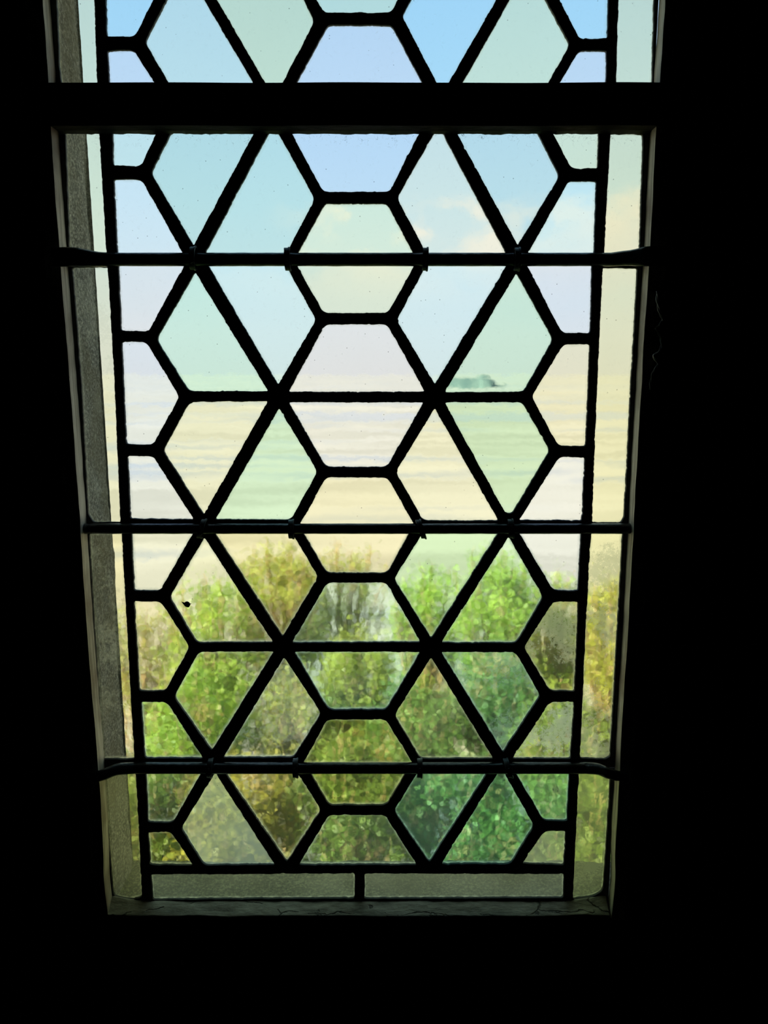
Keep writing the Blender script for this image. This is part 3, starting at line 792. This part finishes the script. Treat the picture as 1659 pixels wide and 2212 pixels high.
# ------------------------------------------------------------------ trees
def m_leaves():
    m, t = mat('tree_leaves')
    c = t.n('ShaderNodeAttribute', attribute_name='leaf_colour').outputs['Color']
    d = t.n('ShaderNodeBsdfDiffuse', ins={'Color': c})
    warm = t.mix(1.0, c, (1.25, 1.15, .55, 1), 'MULTIPLY')
    tr = t.n('ShaderNodeBsdfTranslucent', ins={'Color': warm})
    gl = t.n('ShaderNodeBsdfGlossy', ins={'Roughness': .45, 'Color': (.8, .85, .8, 1)})
    s = t.n('ShaderNodeMixShader', ins={0: .42, 1: d.outputs[0], 2: tr.outputs[0]})
    s2 = t.n('ShaderNodeMixShader', ins={0: .05, 1: s.outputs[0], 2: gl.outputs[0]})
    finish(t, s2.outputs[0]); return m
M_LEAF = m_leaves()
def m_bark():
    m, t = mat('pale_bark')
    n1 = t.n('ShaderNodeTexNoise', ins={'Vector': t.n('ShaderNodeTexCoord').outputs['Object'], 'Scale': 9.0, 'Detail': 6.0})
    c = t.ramp(n1.outputs[0], [(.35, (.20, .15, .09, 1)), (.6, (.58, .46, .28, 1))])
    finish(t, t.n('ShaderNodeBsdfDiffuse', ins={'Color': c}).outputs[0]); return m
M_BARK = m_bark()

def branch_tube(vs, fs, pts, r0, r1, seg=6):
    base = None; n = len(pts)
    for i, p in enumerate(pts):
        d = (pts[min(i + 1, n - 1)] - pts[max(i - 1, 0)]).normalized()
        a = d.orthogonal().normalized(); b = d.cross(a); r = r0 + (r1 - r0) * i / (n - 1)
        s = len(vs)
        for j in range(seg):
            q = 2 * math.pi * j / seg; vs.append(tuple(p + a * math.cos(q) * r + b * math.sin(q) * r))
        if base is not None:
            for j in range(seg): fs.append((base + j, base + (j + 1) % seg, s + (j + 1) % seg, s + j))
        base = s

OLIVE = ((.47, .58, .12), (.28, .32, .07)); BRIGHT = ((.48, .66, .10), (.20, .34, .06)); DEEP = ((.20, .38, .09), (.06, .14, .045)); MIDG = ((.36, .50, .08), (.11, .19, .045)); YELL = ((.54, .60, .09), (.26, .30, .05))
def tree(label, u, v, Y, ru, rv, cols, n_cl=90, per=110, spread=.30, dead=.05, leaf=.066, seed=1, spires=0.35, shoots=0):
    rnd = random.Random(seed); rg = np.random.default_rng(seed)
    c = P(u, v, Y); rx = P(u + ru, v, Y).x - c.x; rz = (P(u, v - rv, Y).z - P(u, v + rv, Y).z) / 2; ry = min(2.2, rx * 1.0)
    base = Vector((c.x + rnd.uniform(-.3, .3), Y + .2, 0)); base.z = ground_z(base.x, base.y) - .1
    root = empty('broadleaf_tree', base); tag(root, label, 'tree', 'trees growing below the window')
    # cluster centres
    cc = []
    while len(cc) < n_cl:
        p = Vector((rnd.uniform(-1, 1), rnd.uniform(-1, 1), rnd.uniform(-1, 1)))
        L = p.length
        if L > 1 or L < .25 or (L < .6 and rnd.random() < .55): continue
        q = Vector((p.x * rx * .86, p.y * ry * .86, p.z * rz * .9))
        q *= 1 + .18 * nz(p.x * 2.2 + seed, p.y * 2.2, p.z * 2.2)
        cc.append(c + q)
    for q in range(shoots):
        a = -1.0 + 2.0 * (q + .5) / shoots + rnd.uniform(-.08, .08)
        h = math.sqrt(max(0, 1 - min(1, a * a) * .95)) * rz * rnd.uniform(.70, .92)
        bx_, by_ = a * rx * .95, rnd.uniform(-.4, .4) * ry
        for st in (0, .20, .36): cc.append(c + Vector((bx_ + rnd.uniform(-.05, .05), by_, h + st * rnd.uniform(.7, 1.1))))
    n_all = len(cc)
    vs, fs = [], []
    top = c + Vector((0, 0, -rz * .15))
    tp = [base + (top - base) * t + Vector((nz(t * 3, seed) * .35, nz(t * 3, seed + 5) * .3, 0)) * math.sin(t * 3.1) for t in [i / 9 for i in range(10)]]
    branch_tube(vs, fs, tp, .13, .05, 8)
    trunk = (vs, fs); vs, fs = [], []
    for k in cc:
        tt = rnd.uniform(.62, .98); a = tp[min(9, int(tt * 9))]
        mid = a.lerp(k, .5) + Vector((rnd.uniform(-.15, .15), rnd.uniform(-.15, .15), rnd.uniform(-.25, .05)))
        ps = [a, a.lerp(mid, .6), mid, mid.lerp(k, .55) + Vector((0, 0, .04)), k, k + Vector((rnd.uniform(-.05, .05), 0, spread * .8))]
        branch_tube(vs, fs, ps, .028, .007, 5)
    for nm, (a_, b_) in (('trunk', trunk), ('branches', (vs, fs))):
        me = bpy.data.meshes.new(nm); me.from_pydata(a_, [], b_); shift(me, base)
        for p in me.polygons: p.use_smooth = True
        link(nm, me, M_BARK, root)
    # leaves
    C = np.array([tuple(k) for k in cc]); cnt = np.array([per] * n_cl + [int(per * .42)] * (n_all - n_cl)); N = int(cnt.sum())
    idx = np.repeat(np.arange(n_all), cnt)
    sp = np.where(rg.random(n_all) < spires, 1.7, .85)[idx]; shrink = np.where(np.arange(n_all) < n_cl, 1.0, .72)[idx]
    off = rg.normal(0, 1, (N, 3)) * np.array([.46, .46, .52]) * spread
    off[:, 2] *= sp; off[:, :2] /= np.sqrt(sp)[:, None]
    off *= shrink[:, None]
    ctr = C[idx] + off
    ax = rg.normal(0, 1, (N, 3)); ax[:, 2] -= .5; ax /= np.linalg.norm(ax, axis=1)[:, None]
    nn = rg.normal(0, 1, (N, 3)); nn[:, 2] += 1.1
    sd = np.cross(ax, nn); sd /= np.linalg.norm(sd, axis=1)[:, None] + 1e-9
    nr = np.cross(sd, ax)
    L = (leaf * rg.uniform(.65, 1.25, N))[:, None]; Wd = L * rg.uniform(.28, .42, N)[:, None]
    v0 = ctr - ax * L * .5; v2 = ctr + ax * L * .5
    v1 = ctr + sd * Wd + nr * Wd * .35 - ax * L * .05; v3 = ctr - sd * Wd + nr * Wd * .35 - ax * L * .05
    V = np.stack([v0, v1, v2, v3], 1).reshape(-1, 3) - np.array(tuple(base))
    me = bpy.data.meshes.new('foliage')
    me.vertices.add(4 * N); me.vertices.foreach_set('co', V.astype(np.float32).ravel())
    tri = np.array([0, 1, 2, 0, 2, 3]); ids = (np.arange(N)[:, None] * 4 + tri[None, :]).ravel()
    me.loops.add(6 * N); me.loops.foreach_set('vertex_index', ids.astype(np.int32))
    me.polygons.add(2 * N); me.polygons.foreach_set('loop_start', (np.arange(2 * N) * 3).astype(np.int32))
    me.polygons.foreach_set('loop_total', np.full(2 * N, 3, np.int32))
    me.update(calc_edges=True)
    a, b = np.array(cols[0]), np.array(cols[1])
    mixf = np.clip(rg.normal(.5, .4, n_all), 0, 1)[idx] * .65 + rg.random(N) * .35
    cl = a[None] * mixf[:, None] + b[None] * (1 - mixf[:, None])
    dd = (rg.random(n_all) < dead)[idx] & (rg.random(N) < .8)
    cl[dd] = np.array([.55, .42, .20]) * rg.uniform(.6, 1.2, (dd.sum(), 1))
    cl = np.concatenate([np.repeat(cl, 4, 0), np.ones((4 * N, 1))], 1)
    at = me.attributes.new('leaf_colour', 'FLOAT_COLOR', 'POINT'); at.data.foreach_set('color', cl.astype(np.float32).ravel())
    link('foliage', me, M_LEAF, root)

MIDG_SHADED = ((.22, .33, .06), (.07, .13, .035)); GOLD = ((.50, .46, .08), (.16, .19, .04))  # first set: mid green with the lower trees' shade put into the leaf colour
T = tree
T('olive-green tree rising highest left of centre', 610, 1335, 18, 120, 150, OLIVE, 130, 100, shoots=6, seed=11)
T('yellow-green tree behind the dried leaf on the glass', 470, 1400, 16, 120, 148, BRIGHT, 100, 100, shoots=6, seed=12)
T('thin open-crowned tree at the centre with twigs against pale sand', 745, 1330, 19, 105, 140, OLIVE, 75, 60, shoots=6, seed=13)
T('bright green tree right of centre with narrow upright shoots', 925, 1385, 18, 92, 145, BRIGHT, 100, 100, shoots=6, seed=14)
T('broad fresh-green tree with the tallest top on the right', 1070, 1350, 17, 108, 145, BRIGHT, 120, 110, shoots=6, seed=15)
T('green tree whose top shows in the small pane by the right border', 1205, 1385, 18.5, 85, 140, BRIGHT, 90, 100, shoots=6, seed=16)
T('yellow-green tree filling the narrow panes at the right edge', 1325, 1405, 17, 85, 150, YELL, 100, 100, shoots=6, seed=17)
T('sparse twiggy tree at the left edge, low against the sand', 310, 1440, 16.5, 90, 115, OLIVE, 55, 60, shoots=6, seed=18)
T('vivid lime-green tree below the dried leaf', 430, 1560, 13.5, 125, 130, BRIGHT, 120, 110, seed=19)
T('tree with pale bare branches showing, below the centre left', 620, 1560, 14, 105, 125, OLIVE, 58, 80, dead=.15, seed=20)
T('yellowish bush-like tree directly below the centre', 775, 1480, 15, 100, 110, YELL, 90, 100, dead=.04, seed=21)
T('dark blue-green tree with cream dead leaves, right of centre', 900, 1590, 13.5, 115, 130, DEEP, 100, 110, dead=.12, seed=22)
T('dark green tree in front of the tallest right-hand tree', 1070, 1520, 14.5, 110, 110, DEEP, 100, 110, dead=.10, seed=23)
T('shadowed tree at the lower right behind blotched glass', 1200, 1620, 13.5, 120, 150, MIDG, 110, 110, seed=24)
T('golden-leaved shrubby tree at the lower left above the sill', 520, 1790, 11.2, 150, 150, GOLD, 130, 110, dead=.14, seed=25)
T('dark green tree at the bottom left corner', 320, 1790, 11.5, 130, 170, MIDG_SHADED, 110, 110, dead=.06, seed=26)
T('deep green tree at the bottom centre above the sill', 760, 1780, 11.3, 150, 180, MIDG_SHADED, 130, 110, dead=.03, seed=27)
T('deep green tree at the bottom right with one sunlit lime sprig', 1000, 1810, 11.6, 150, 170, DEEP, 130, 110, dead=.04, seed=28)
T('dim green tree in the bottom right corner', 1240, 1840, 11.3, 140, 170, MIDG_SHADED, 120, 110, dead=.01, seed=29)

T('mid-green tree between the bare-branched tree and the dark dead-leaved one', 745, 1620, 14.3, 110, 130, MIDG, 110, 100, dead=.05, seed=30)
